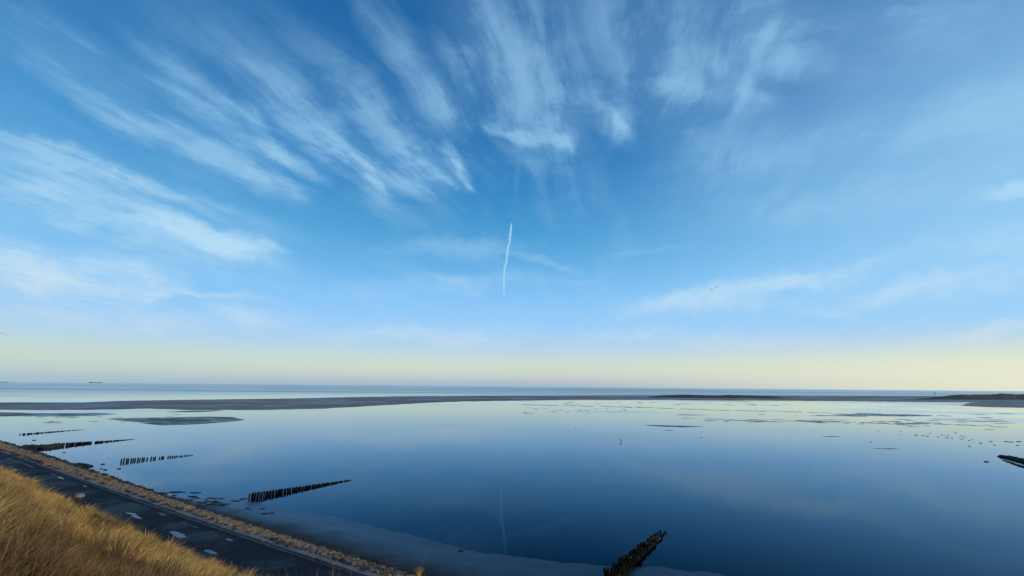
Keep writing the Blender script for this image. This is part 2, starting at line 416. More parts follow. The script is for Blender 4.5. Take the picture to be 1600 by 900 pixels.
# ------------------------------------------------------------------ setting: seabed sheet, water
def grid(name, xs, ys, zf, m, smooth=True):
    vs = [(x, y, zf(x, y)) for y in ys for x in xs]; nx = len(xs)
    fs = [(j * nx + i, j * nx + i + 1, (j + 1) * nx + i + 1, (j + 1) * nx + i) for j in range(len(ys) - 1) for i in range(nx - 1)]
    return mesh_obj(name, vs, fs, m, smooth=smooth)
ax = [-90000, -30000, -10000, -3000, -1000, -300, -100, 0, 100, 300, 1000, 3000, 10000, 30000, 90000]
tag(grid('seabed', ax, ax, lambda x, y: -1.2, M['seabed']), 'dark muddy bottom below the water', kind='structure')
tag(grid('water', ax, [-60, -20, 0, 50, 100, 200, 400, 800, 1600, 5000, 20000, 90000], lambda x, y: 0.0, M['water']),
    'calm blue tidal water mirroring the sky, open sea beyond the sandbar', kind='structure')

# stations along the dike
S = list(np.arange(-70, 10, 4.0)) + list(np.arange(10, 60, .8)) + list(np.arange(60, 170, 2.0)) + list(np.arange(170, 520, 12.0))
def loft(name, rows, m, smooth=True):
    """rows: list of functions s -> (n, z)"""
    vs = []; k = len(rows)
    for s in S:
        for f in rows:
            n, z = f(s); vs.append(pt(s, n, z))
    fs = [(j * k + i, (j + 1) * k + i, (j + 1) * k + i + 1, j * k + i + 1) for j in range(len(S) - 1) for i in range(k - 1)]
    return mesh_obj(name, vs, fs, m, smooth=smooth)

offs = [0, .4, .8, 1.3, 1.9, 2.6, 3.4, 4.3, 5.2, 6.1, 7, 8, 9, 10, 11, 12, 13.2, 14.6, 16.2, 18, 20, 23, 28, 40, 60]
rows = [(lambda s, o=o: (nB(s) - o, bank(s, nB(s) - o))) for o in reversed(offs)]
tag(loft('dune_slope', rows, M['soil']), 'grassy dune bank falling to the seaside road', kind='structure')
tag(loft('road', [lambda s: (nB(s) - .6, ZR - .05), lambda s: (nB(s), ZR), lambda s: (nR(s) - RW / 2, ZR + .04), lambda s: (nR(s), ZR)], M['asphalt']),
    'dark asphalt dike road between dune grass and stone slope', kind='structure')
NC = 6
# bedding under the stone slope, then the foreshore of wet sand
def slope_z(s, n):
    a, b_ = nS(s) + .1, nF(s)
    f = min(max((n - a) / max(b_ - a, .5), 0), 1)
    return ZR - .02 + (0.12 - ZR) * f
tag(loft('slope_bedding', [lambda s: (nR(s) - .05, ZR - .03), lambda s: (nS(s) + .1, ZR - .04)] +
    [(lambda s, f=f: (nS(s) + .1 + (nF(s) - nS(s) - .1) * f, slope_z(s, nS(s) + .1 + (nF(s) - nS(s) - .1) * f) - .08)) for f in (.25, .5, .75, 1.0)] +
    [lambda s: (nF(s) + 1.2, -.25)], M['soil']), 'earth and gravel bedding under the stone slope', kind='structure')

# foreshore: waterline traced along the photo, sand rises from it to the stones
WL = [(150,739),(225,765.5),(262,772),(300,774),(340,776),(385,781),(430,792),(480,800),(530,809),(580,821),(640,836),(700,850),(760,862),(820,871),(880,878),(950,881),(1020,884),(1090,890),(1180,905),(1300,925)]
wl = sorted(sn(ground(px, py, 0.0)) for px, py in WL)
wls = np.array([a[0] for a in wl]); wln = np.array([a[1] for a in wl])
def nW(s):
    if s > wls[-1]: return nF(s) + .15
    v = float(np.interp(s, wls, wln)); 
    if s < wls[0]: v = wln[0] + .4 * (s - wls[0]) * 0
    return max(v, nF(s) + .1)
fore = []
Sf = list(np.arange(-40, 75, .5)) + list(np.arange(75, 160, 4))
K = 26
vs = []
for s in Sf:
    a, w = nF(s) - .5, nW(s)
    w2 = w + (.12 + .16 * fbm(s, w, .35, 4.4, 3)) * min(1, (w - a) / 3)
    for i in range(K):
        f = i / (K - 1); n = a + (w2 + 1.2 - a) * f
        u = (w2 - n) / max(w2 - a, .3)                      # 1 at stones, 0 at the waterline
        z = .28 * max(u, 0) ** 1.3 + min(u, 0) * .3
        if w2 - a > 2: z += .009 * fbm(s, n * 1.7, .5, 2.2, 3) * (1 if u > -.05 else .3)
        vs.append(pt(s, n, z - .003))
fs = [(j * K + i, j * K + i + 1, (j + 1) * K + i + 1, (j + 1) * K + i) for j in range(len(Sf) - 1) for i in range(K - 1)]
tag(mesh_obj('foreshore', vs, fs, M['wetsand'], smooth=True), 'dark wet sand sloping from the stones into the water', kind='structure')

# ------------------------------------------------------------------ flats and sandbars: traced outlines laid on the water level
def flat(name, pts, m, label, h=.10, jag=.4, step=None, seed=0, rings=((1, -.04), (.97, .02), (.9, .5), (.7, .9), (.4, 1.0), (.12, 1.0)), proj=True):
    P_ = [ground(px, py, 0) for px, py in pts] if proj else [Vector((x, y, 0)) for x, y in pts]
    # densify and roughen the outline
    out = []
    L = sum((P_[i] - P_[i - 1]).length for i in range(len(P_))); step = step or max(L / 260, .15)
    for i in range(len(P_)):
        a, b = P_[i], P_[(i + 1) % len(P_)]; k = max(1, min(120, int((b - a).length / step)))
        for j in range(k): out.append(a.lerp(b, j / k))
    c = sum(out, Vector()) / len(out)
    size = math.sqrt(sum((p - c).length_squared for p in out) / len(out))
    ext = min(size, 40)
    res = []
    for p in out:
        d = (p - c).normalized()
        res.append(p + d * jag * ext * .12 * fbm(p.x, p.y, 3.0 / max(ext, 1), seed + .5, 4))
    n_ = len(res); vs = []; fs = []
    for k, zz in rings:
        for p in res:
            z = zz if zz < 0 else zz * h * (1 + .5 * n2(p.x * k, p.y * k, 2.5 / max(ext, 1), seed)) + .003
            if zz < 0: z = -.04
            vs.append((c.x + (p.x - c.x) * k, c.y + (p.y - c.y) * k, z))
    vs.append((c.x, c.y, h))
    for r in range(len(rings) - 1):
        for i in range(n_):
            j = (i + 1) % n_; fs.append((r * n_ + i, r * n_ + j, (r + 1) * n_ + j, (r + 1) * n_ + i))
    o_ = (len(rings) - 1) * n_
    for i in range(n_): fs.append((o_ + i, o_ + (i + 1) % n_, len(vs) - 1))
    o = mesh_obj(name, vs, fs, m, smooth=True)
    return tag(o, label, kind='structure')

def strip_flat(name, top, bot, m, label, h=.25, nx=420, ny=14, seed=0, jag=.8):
    """long sandbar between a far edge and a near edge, both traced; heightfield that dips under water at its rim"""
    tx = np.array([p[0] for p in top]); ty = np.array([p[1] for p in top]); bx = np.array([p[0] for p in bot]); by = np.array([p[1] for p in bot])
    xs = np.linspace(max(tx[0], bx[0]), min(tx[-1], bx[-1]), nx); vs = []
    for x in xs:
        yt, yb = float(np.interp(x, tx, ty)), float(np.interp(x, bx, by))
        yt += jag * .25 * fbm(x, 0, .05, seed, 4); yb += jag * .5 * fbm(x, 9, .06, seed + 3, 5)
        if yb < yt + .2: yb = yt + .2
        a, b = ground(x, yb, 0), ground(x, yt, 0)
        for j in range(ny):
            f = j / (ny - 1); p = a.lerp(b, f ** 1.3)
            e = min(f * 5, (1 - f) * 5, 1)
            z = -.05 if j in (0, ny - 1) else .03 + h * e * (.8 + .6 * n2(p.x, p.y, .01, seed))
            vs.append((p.x, p.y, z))
    fs = [(i * ny + j, (i + 1) * ny + j, (i + 1) * ny + j + 1, i * ny + j + 1) for i in range(nx - 1) for j in range(ny - 1)]
    return tag(mesh_obj(name, vs, fs, m, smooth=True), label, kind='structure')

strip_flat('sandbar', [(-500,626),(0,628.5),(130,628.5),(190,626),(280,624.5),(400,623),(470,622),(560,620),(620,619),(760,618),(1000,617.5),(1400,618.5),(1600,619.5),(2200,622)],
    [(-500,641),(0,640.5),(75,641),(175,640),(225,638.5),(300,641),(345,641),(400,641),(500,639),(550,636.5),(600,633.5),(650,630.5),(725,627.5),(825,626),(900,625),(1050,625),(1100,626),(1200,626),(1400,628),(1512,628.7),(1700,630),(2200,634)],
    M['sandbar'], 'long grey brown sandbar between the lagoon and the open sea', .35)
flat('mudflat', [(-120,645),(0,644),(60,645.5),(110,646),(160,645.2),(190,647),(150,650),(100,651),(60,650),(0,650.8),(-120,652)], M['mudflat'], 'low dark mudflat at the left in front of the sandbar', .12, seed=1)
flat('sand_islet', [(160,654.5),(200,653),(260,652),(330,650.8),(365,651.5),(386,656),(360,659.5),(320,662.5),(292,664),(250,665),(225,662),(195,658)], M['mudflat'], 'small pointed grey sand islet lying in the lagoon', .15, jag=.25, seed=2)
flat('mudflat', [(258,643.8),(285,642.4),(320,641.6),(350,641.4),(330,643),(290,644)], M['weed'], 'thin dark streak of mud below the sandbar', .1, seed=3)
flat('mudflat', [(1496,634),(1512,629),(1560,628),(1700,628),(1700,640),(1600,637.5),(1540,636.5)], M['sandbar'], 'pale wet sand tongue in front of the dunes at the right', .06, seed=4)
flat('mudflat', [(1004,664.2),(1030,664.2),(1070,665.6),(1101,666.6),(1070,667.4),(1030,666.2)], M['mudflat'], 'narrow dark sliver of mud in the middle of the lagoon', .10, seed=5)

# many small mud ridges and weed patches drying out on the right side of the lagoon
def lens(cx, cy, wpx, hpx, m, i, name='mud_ridge', h=.05):
    c = ground(cx, cy, 0); a = ground(cx + wpx / 2, cy + wpx / 2 * .0045, 0) - c
    f = ground(cx, cy - hpx / 2, 0) - ground(cx, cy + hpx / 2, 0)
    rx, ry = a.length, f.length / 2
    u = a.normalized(); v = Vector((-u.y, u.x, 0))
    N = 22; vs = []; fs = []
    for k, zz in ((1, -.03), (.82, h * .7), (.4, h)):
        for t in range(N):
            th = 2 * math.pi * t / N
            r = (1 + .45 * fbm(math.cos(th) * 1.2 + i * 3.3, math.sin(th) * 1.2, 1.3, i * .71, 3))
            p = c + u * (math.cos(th) * rx * r * k) + v * (math.sin(th) * ry * r * k)
            vs.append((p.x, p.y, zz))
    vs.append((c.x, c.y, h))
    for r in range(2):
        for t in range(N):
            j = (t + 1) % N; fs.append((r * N + t, r * N + j, (r + 1) * N + j, (r + 1) * N + t))
    for t in range(N): fs.append((2 * N + t, 2 * N + (t + 1) % N, 3 * N))
    return vs, fs
def join_lenses(name, specs, m, label, h=.05):
    V, Fc = [], []
    for i, (cx, cy, w, hh) in enumerate(specs):
        v, f = lens(cx, cy, w, hh, m, i + random.random() * 50, h=h); o = len(V); V += v; Fc += [tuple(a + o for a in q_) for q_ in f]
    o = mesh_obj(name, V, Fc, m, smooth=True); return tag(o, label, kind='stuff')
rr = random.Random(11)
A = []
x = 822
while x < 1300:                                # dashed ridge line
    w = rr.uniform(5, 22); A.append((x, np.interp(x, [820, 900, 1000, 1100, 1200, 1300], [632.5, 634, 636.5, 640, 642.5, 645]) + rr.uniform(-.4, .4), w, rr.uniform(.5, 1.2))); x += w * rr.uniform(.55, 1.3)
for _ in range(34): A.append((rr.gauss(1375, 48), rr.gauss(648.5, 1.1), rr.uniform(12, 44), rr.uniform(.8, 1.8)))
join_lenses('mud_ridges', A, M['ridge'], 'broken line of low mud ridges across the right of the lagoon')
B = []
for _ in range(60):
    x = rr.uniform(1100, 1460); B.append((x, np.interp(x, [1100, 1250, 1320, 1460], [656, 657.5, 659.5, 662]) + rr.gauss(0, 1.1), rr.uniform(5, 26), rr.uniform(.35, 1.0)))
for c_ in [(1080,648.3,52,1.0),(1075,653.4,26,.7),(1045,672.3,16,.7),(1190,647.6,12,.6),(1160,657,20,1.4),(1195,658.5,34,1.6),(1270,659,44,2.0),(1300,682,30,.8),(1385,701,40,.9)]: B.append(c_)
join_lenses('mud_ridges', B, M['ridge'], 'thin dark weed and mud streaks below the ridge line')
C_ = [(1475,649.5,20,.9),(1528,647.5,22,.7),(1490,655,40,.7),(1520,658,50,.8),(1550,658.3,60,.8),(1505,664,34,.9),(1475,663,26,.8),(1440,661.5,26,1.0),(1420,662,30,1.2),(1525,665,20,.9),(1560,667,30,.6),(1565,662,20,.5)]
for _ in range(26): C_.append((rr.uniform(1400, 1640), rr.gauss(660, 5), rr.uniform(6, 30), rr.uniform(.3, .7)))
for _ in range(30): C_.append((rr.uniform(860, 1240), rr.uniform(627.5, 634) + 0, rr.uniform(4, 12), rr.uniform(.3, .6)))
for _ in range(26): C_.append((rr.uniform(820, 1000), rr.uniform(636, 646), rr.uniform(3, 9), rr.uniform(.3, .6)))
for _ in range(26): C_.append((rr.uniform(40, 290), rr.gauss(655, 5), rr.uniform(6, 26), rr.uniform(.25, .5)))
join_lenses('mud_ridges', C_, M['ridge'], 'scattered faint mud streaks drying out of the lagoon')

# far dunes at the right edge and the low dune in the middle distance
def far_dune(name, prof, label, seed, depth=120):
    """prof: (px, base_y, top_y)"""
    xs = np.array([p[0] for p in prof]); bs = np.array([p[1] for p in prof]); ts = np.array([p[2] for p in prof])
    nx, ny = 260, 12; vs = []
    for x in np.linspace(xs[0], xs[-1], nx):
        b = ground(x, float(np.interp(x, xs, bs)), 0); dirn = Vector((b.x, b.y, 0)).normalized(); r = Vector((b.x, b.y, 0)).length
        d = ray(x, float(np.interp(x, xs, ts))); rr_ = r + depth * .45; top = max(H + d.z / math.hypot(d.x, d.y) * rr_, .3)
        ex = (x - xs[0]) / (xs[-1] - xs[0]); top *= min(1, ex * 9 + .05, (1 - ex) * 9 + .05)
        for j in range(ny):
            f = j / (ny - 1); p = dirn * (r + depth * f)
            e = math.sin(math.pi * min(1, f * 1.05)) ** .8 if f < .95 else 0
            z = top * e * (1 + .22 * fbm(p.x, p.y, .035, seed, 4)) + .05
            vs.append((p.x, p.y, z if 0 < j < ny - 1 else -.1))
    fs = [(i * ny + j, (i + 1) * ny + j, (i + 1) * ny + j + 1, i * ny + j + 1) for i in range(nx - 1) for j in range(ny - 1)]
    return tag(mesh_obj(name, vs, fs, M['dunes'], smooth=True), label, kind='structure')
far_dune('dune_ridge', [(1425,625,619.4),(1452,625,618.2),(1465,625,616.8),(1520,625,617),(1545,625,616.4),(1566,625,615.3),(1590,625,616.6),(1640,625.4,616),(1800,627,616),(2200,631,618)],
         'low dark grassy dunes on the horizon at the right', 5)
far_dune('dune_ridge', [(1010,622,618.6),(1058,622,616.9),(1075,622,616.5),(1100,622.4,617.3),(1128,622.6,617.9),(1140,622.6,617.2),(1160,622.8,617.9),(1230,623,619.2)],
         'small dark dune hummock on the sandbar right of the centre', 8, 90)

# ------------------------------------------------------------------ concrete verge, kerb slabs and stone slope
def slab_mesh(L, w, h, seed):
    bm = bmesh.new(); bmesh.ops.create_cube(bm, size=1)
    r_ = random.Random(seed)
    for v in bm.verts:
        v.co.x *= L; v.co.y *= w; v.co.z *= h
        v.co += Vector((r_.uniform(-.02, .02), r_.uniform(-.02, .02), r_.uniform(-.008, .008)))
    bmesh.ops.bevel(bm, geom=[e for e in bm.edges], offset=.015, segments=1, affect='EDGES')
    me = D.meshes.new('slab'); bm.to_mesh(me); bm.free(); return me
ang_s = math.atan2(dv.y, dv.x)
verge = tag(loft('concrete_verge', [lambda s: (nR(s) + .02, ZR - .02), lambda s: (nR(s) + .03, ZR + .05), lambda s: (nS(s) - .02, ZR + .045), lambda s: (nS(s), ZR - .06)], M['concrete']),
            'pale concrete strip along the seaward edge of the road', kind='structure')
vm = [slab_mesh(1.46, .34, .14, i) for i in range(4)]
for me in vm: me.materials.append(M['kerb'])
s = 10.0; k = 0
while s < 165:
    n = nS(s) - .12; n_2 = nS(s + 1.5) - .12
    a = pt(s, n); b = pt(s + 1.5, n_2)
    o = D.objects.new('slab', vm[k % 4]); col.objects.link(o); o.parent = verge
    c = (a + b) / 2; o.location = (c.x, c.y, ZR + .035 + random.uniform(-.012, .018))
    o.rotation_euler = (random.uniform(-.01, .01), random.uniform(-.01, .01), math.atan2(b.y - a.y, b.x - a.x))
    s += 1.5; k += 1

def rock_verts(seed, sub=1):
    bm = bmesh.new(); bmesh.ops.create_icosphere(bm, subdivisions=sub, radius=.5)
    r_ = random.Random(seed)
    for v in bm.verts:
        v.co *= 1 + r_.uniform(-.22, .22)
        v.co.z = max(min(v.co.z, .34), -.3)
    vs = [v.co.copy() for v in bm.verts]; fs = [tuple(v.index for v in f.verts) for f in bm.faces]
    bm.free(); return vs, fs
rocks = [rock_verts(i) for i in range(10)]
def rock_mesh(i, m, nm):
    me = D.meshes.new(nm); me.from_pydata([tuple(v) for v in rocks[i][0]], [], rocks[i][1]); me.materials.append(m); return me
stone_me = [rock_mesh(i, M['stone'], 'stone') for i in range(10)]
dark_me = [rock_mesh(i, M['darkstone'], 'stone') for i in range(10)]
revet = tag(empty('stone_slope', pt(40, 18, 2)), 'rough brown stone slope between the road and the shore', kind='structure')
rev_inv = Matrix.Translation(revet.location).inverted()
cand = []
rs = random.Random(5)
s = 8.0
while s < 175:
    a, b = nS(s) + .12, nF(s) + .25
    w = .42 if s < 60 else .62
    ncol = max(2, int((b - a) / w))
    for j in range(ncol + 1):
        n = a + (b - a) * j / ncol + rs.uniform(-.2, .2)
        ss = s + rs.uniform(-.25, .25)
        f = j / ncol
        dark = (f > .82 or (f > .7 and rs.random() < .4) or (f < .07 and rs.random() < .6) or rs.random() < .05)
        sz = w * rs.uniform(.8, 1.25)
        cand.append((ss, n, slope_z(ss, n) + rs.uniform(-.03, .10), sz, dark))
    s += w * .92
def in_view(s_, n_, z_):
    p = R3.inverted() @ (pt(s_, n_, z_) - Vector((0, 0, H)))
    return p.z < 0 and abs(p.x / -p.z) < 1.13 and abs(p.y / -p.z) < .635
vis = [c for c in cand if in_view(*c[:3])]
vis.sort(key=lambda c: (pt(*c[:3]) - Vector((0, 0, H))).length)
near = set(id(c) for c in vis[:290])
def rot3(rnd): return Matrix.Rotation(rnd.uniform(0, 6.28), 3, 'Z') @ Matrix.Rotation(rnd.uniform(-.35, .35), 3, 'X')
Vb = {False: [], True: []}; Fb = {False: [], True: []}
for c in cand:
    ss, n, z, sz, dark = c; p = pt(ss, n, z); k = rs.randrange(10); rot = rot3(rs)
    scl = Vector((sz * rs.uniform(.9, 1.3), sz * rs.uniform(.75, 1.05), sz * rs.uniform(.55, .85)))
    if id(c) in near:
        o = D.objects.new('stone', (dark_me if dark else stone_me)[k]); col.objects.link(o); o.parent = revet
        o.matrix_parent_inverse = rev_inv
        o.location = p; o.rotation_euler = rot.to_euler(); o.scale = scl
    else:
        vs_, fs_ = rocks[k]; base_i = len(Vb[dark])
        for v in vs_: Vb[dark].append(rot @ Vector((v.x * scl.x, v.y * scl.y, v.z * scl.z)) + p - revet.location)
        Fb[dark] += [tuple(i + base_i for i in f) for f in fs_]
for dk, m_ in ((False, M['stone']), (True, M['darkstone'])):
    o = mesh_obj('stones', Vb[dk], Fb[dk], m_, parent=revet); o['kind'] = 'stuff'

# dark seaweed-covered stones at the toe of the slope, and single stones lying in the shallow water
def lone_stone(px, py, w, label, group=None, z=0.0, m_='darkstone', name='stone_block', flatk=.5):
    p = ground(px, py, z); k = rs.randrange(10)
    size = w / F * (p - Vector((0, 0, H))).length
    o = mesh_obj(name, rocks[k][0], rocks[k][1], M[m_]); o.location = (p.x, p.y, z + .02)
    o.scale = (size * 1.05, size * .8, size * flatk); o.rotation_euler = (0, 0, rs.uniform(0, 6))
    tag(o, label, 'stone', group); return o
lone_stone(161, 725.5, 4.5, 'highest of three small dark stones in the shallows between the spit and the post row', 'stones in the shallows')
lone_stone(158, 733, 3.4, 'left one of the lower pair of dark stones in the shallows', 'stones in the shallows')
lone_stone(164, 734.5, 4.4, 'right one of the lower pair of dark stones in the shallows', 'stones in the shallows')
lone_stone(186, 732.5, 4.6, 'dark stone just before the landward end of the spaced post row', 'stones in the shallows')
lone_stone(53, 688, 3.2, 'single small stone in pale water above the left groyne', 'stones in the shallows')
lone_stone(1541, 721.5, 4.2, 'dark stone in the water left of the rubble groyne tip', 'stones in the shallows')
lone_stone(100, 707.0, 3.0, 'tiny dark stone at the waterline below the left groyne', 'stones in the shallows')

# mussel and weed clumps standing out of the bright shallows at the right
CL = [(1515,697.5,5),(1532,692.5,6),(1548,690,5),(1554,695.5,4.5),(1572,690,6),(1578,690.6,6),(1583,690.8,4),(1592,690,6),(1590,696,4.5),
      (1502,680.7,3.5),(1506,683,4),(1500,684,3),(1503,686.5,4),(1493,676.5,5),(1472,679.5,4),(1476,679.8,3),(1482,680,4),(1480,684,5),(1487,685,3.4),
      (1449,681.5,5),(1453,677,3.6),(1442,680.5,5),(1432,680.5,4.5),(1430,679.5,4),(1466,683,4),(1514,688,4),(1519,687,3),(1407,674,3),(1372,673.5,3),(1361,690.5,5),(1408,678.5,2.6),
      (1096,683.6,4),(899,668,3.4),(428,656,3),(425,671,3),(1244,649.5,2.6)]
CLAB = ['lowest clump of the scatter, set apart left of the rubble groyne tip',
 'broad dark clump right of the scatter, first of the loose three', 'clump of the loose three nearest the horizon', 'lower right clump of the loose three beside the broad one',
 'left end of the short dark dash near the right edge', 'second piece of the short dark dash near the right edge', 'right end piece of the short dark dash near the right edge',
 'clump alone just right of the short dark dash, at the right edge', 'clump below the short dark dash, at the right edge',
 'top piece of the slanting chain of dark specks', 'right-hand piece of the slanting chain of dark specks', 'left-hand piece of the slanting chain of dark specks', 'bottom piece of the slanting chain of dark specks',
 'clump highest above the slanting chain, near the mud streaks', 'left one of the close trio in the middle of the scatter', 'middle one of the close trio in the middle of the scatter', 'right one of the close trio in the middle of the scatter',
 'wide clump just below the close trio', 'small clump below and right of the close trio',
 'darkest clump in the left half of the scatter', 'small clump above the darkest one in the left half of the scatter', 'clump immediately left of the darkest one', 'right one of the leftmost pair of the scatter', 'left one of the leftmost pair of the scatter',
 'faint clump between the darkest one and the close trio', 'left one of two faint clumps above the lowest clump', 'right one of two faint clumps above the lowest clump',
 'upper one of two specks at the far left of the scatter', 'lone speck where the mud streaks end, left of the whole scatter', 'lone clump in open blue water far left of the scatter', 'lower one of two specks at the far left of the scatter',
 'lone dark speck in blue water below the narrow mud sliver', 'faint lone clump in the lagoon left of the standing bird', 'upper faint speck in water right of the sand islet', 'lower faint speck in water right of the sand islet', 'tiny clump between the two mud ridge lines']
assert len(CLAB) == len(CL)
for i, (x, y, w) in enumerate(CL):
    gp = 'dark clumps in the right shallows' if x > 1330 else 'lone dark specks in the lagoon'
    lab = CLAB[i]
    o = lone_stone(x, y, w * .66, lab, gp, m_='weed', name='weed_clump', flatk=.3); o['category'] = 'weed clump'

# ------------------------------------------------------------------ groynes
def post_mesh(seed, r=.11, h=.75):
    r_ = random.Random(seed); bm = bmesh.new(); N = 8; rings = []
    for k, z in enumerate((-.5, 0, h * .5, h * .93, h)):
        rad = r * (1 - .08 * k * .5) * (1 if k < 4 else .75)
        rings.append([bm.verts.new((math.cos(6.283 * i / N) * rad * r_.uniform(.88, 1.12), math.sin(6.283 * i / N) * rad * r_.uniform(.88, 1.12), z + (r_.uniform(-.03, .03) if k == 4 else 0))) for i in range(N)])
    for a, b in zip(rings, rings[1:]):
        for i in range(N): bm.faces.new((a[i], a[(i + 1) % N], b[(i + 1) % N], b[i]))
    bm.faces.new(rings[-1])
    me = D.meshes.new('post'); bm.to_mesh(me); bm.free(); me.materials.append(M['post']); return me
post_me = [post_mesh(i) for i in range(8)]
def groyne(a_px, b_px, n, h0, h1, rows, gap, width, label, keep=lambda i, n: True, wob=.05, z0=0.0, rfac=1.0, bend=0.0, lean=.08, hv=.16):
    a, b = ground(*a_px, 0), ground(*b_px, 0)
    root = empty('post_groyne', a); tag(root, label, 'groyne', 'wooden post groynes')
    d = (b - a); L = d.length; u = d.normalized(); v = Vector((-u.y, u.x, 0))
    for r in range(rows):
        for i in range(n):
            if not keep(i, n): continue
            f = i / (n - 1)
            off = (r - (rows - 1) / 2) * gap
            p = u * (L * f + random.uniform(-wob, wob)) + v * (off + random.uniform(-wob, wob) + bend * math.sin(math.pi * f))
            o = D.objects.new('post', random.choice(post_me)); col.objects.link(o); o.parent = root
            hh = (h0 + (h1 - h0) * f) * random.uniform(1 - hv, 1 + hv * .8)
            o.location = (p.x, p.y, z0 + .0)
            o.scale = (width * rfac, width * rfac, hh / .75); o.rotation_euler = (random.uniform(-lean, lean), random.uniform(-lean, lean), random.uniform(0, 6))
    return root, a, u, v, L
random.seed(21)
# near groyne, two dense rows; a stone ballast fill between them
g, ga, gu, gv, gL = groyne((951, 912), (1037, 831), 62, .66, .14, 2, .50, .78, 'double row of dark timber posts in the near water, running off the bottom edge', keep=lambda i, n: not (i > n - 8 and (i * 7) % 3), wob=.05, lean=.13, hv=.3)
g.name = 'post_groyne'
for i in range(70):
    f = random.random() * .84; k = random.randrange(10)
    o = D.objects.new('ballast_stone', dark_me[k]); col.objects.link(o); o.parent = g
    p = gu * (gL * f) + gv * random.uniform(-.3, .3); o.location = (p.x, p.y, .10 + random.random() * .15 * (1 - f)); q_ = random.uniform(.25, .42); o.scale = (q_, q_, q_ * .8)
g2 = groyne((391, 779.5), (547, 750.5), 66, .56, .06, 2, .34, .68, 'long dense row of dark posts tapering out into the blue middle water', wob=.05)
g3 = groyne((190, 722), (300, 711.6), 34, .54, .10, 1, .4, .95, 'row of spaced single posts reflected in the pale water at the left', keep=lambda i, n: i not in (12, 16, 20), wob=.06)
g4 = groyne((84, 698), (208, 686.5), 56, .60, .05, 2, .5, .9, 'far left post row joined to the stone slope by dark rubble', keep=lambda i, n: i not in (25, 26, 33, 40, 44), wob=.09)
g5 = groyne((34, 679.2), (128, 671.4), 40, .28, .05, 2, .8, 1.0, 'faintest and farthest post row at the left edge', keep=lambda i, n: i not in (13, 14, 26), wob=.12)

def rubble(path, w0, w1, h0, h1, nst, label, size=.6, name='rubble_spit'):
    """heap of dark boulders along a path of points"""
    pts_ = [ground(px, py, 0) for px, py in path]; seg = [(pts_[i + 1] - pts_[i]).length for i in range(len(pts_) - 1)]; L = sum(seg)
    root = empty(name, pts_[0]); tag(root, label, 'rubble groyne'); V_, F_ = [], []
    for i in range(nst):
        f = random.random(); t = f * L; k = 0
        while k < len(seg) - 1 and t > seg[k]: t -= seg[k]; k += 1
        p = pts_[k].lerp(pts_[k + 1], t / seg[k]); u = (pts_[k + 1] - pts_[k]).normalized(); v = Vector((-u.y, u.x, 0))
        w = w0 + (w1 - w0) * f; h = h0 + (h1 - h0) * f; off = random.uniform(-1, 1)
        p = p + v * off * w; z = h * (1 - off * off) * random.uniform(.5, 1)
        rk = random.randrange(10); rot = rot3(random); sz = size * random.uniform(.6, 1.3)
        b0 = len(V_)
        for q_ in rocks[rk][0]: V_.append(rot @ (q_ * sz) + p + Vector((0, 0, z)) - pts_[0])
        F_ += [tuple(a + b0 for a in ff) for ff in rocks[rk][1]]
    o = mesh_obj('boulders', V_, F_, M['darkstone'], parent=root); o['kind'] = 'stuff'
    return root
rubble([(36, 702), (60, 701), (92, 697.5)], 1.7, .6, .7, .35, 260, 'dark rubble heap joining the left stone slope to a post row', .6)
rubble([(118, 728), (130, 728), (141, 729.5)], .55, .3, .35, .1, 90, 'small dark rubble spit poking from the stone slope into the water', .42)
rubble([(1563, 713.5), (1578, 716), (1602, 722), (1640, 731), (1700, 745)], .5, 1.9, .25, .75, 620, 'black rubble groyne entering from the right edge', .5)
rubble([(1568, 719), (1584, 725), (1602, 731)], .12, .35, .02, .1, 70, 'thin line of stones beside the black rubble groyne', .3)

# patches of weed on the foreshore by the dense post row
def dark_patch(px, py, w, h):
    return (px, py, w, h)
WD = []
for _ in range(34): WD.append((rr.gauss(335, 36), 0, rr.uniform(4, 18), rr.uniform(.5, 1.6)))
WD = [(x_, np.interp(x_, [262, 300, 340, 385, 430, 480], [771, 775, 779, 787, 796, 803]) + rr.uniform(-2, 14), w, h) for x_, _, w, h in WD]
WD += [(415, 804, 14, 3), (424, 803, 8, 2), (275, 769, 26, 2), (305, 770, 20, 1.6), (380, 779.5, 14, 1.6), (720, 861, 10, 2.4)]
V, Fc = [], []
for i, (cx, cy, w, hh) in enumerate(WD):
    v, f = lens(cx, cy, w, hh, None, i * 1.3, h=.05); o = len(V)
    for q_ in v:
        P_ = Vector((q_[0], q_[1], 0)); ss, nn = sn(P_); u = max(0, (nW(ss) - nn) / max(nW(ss) - nF(ss), .5))
        V.append((q_[0], q_[1], q_[2] + .28 * u ** 1.3 * .9))
    Fc += [tuple(a + o for a in q_) for q_ in f]
tag(mesh_obj('seaweed_patches', V, Fc, M['darkstone'], smooth=True), 'dark seaweed patches on the wet sand near the dense post row', kind='stuff')

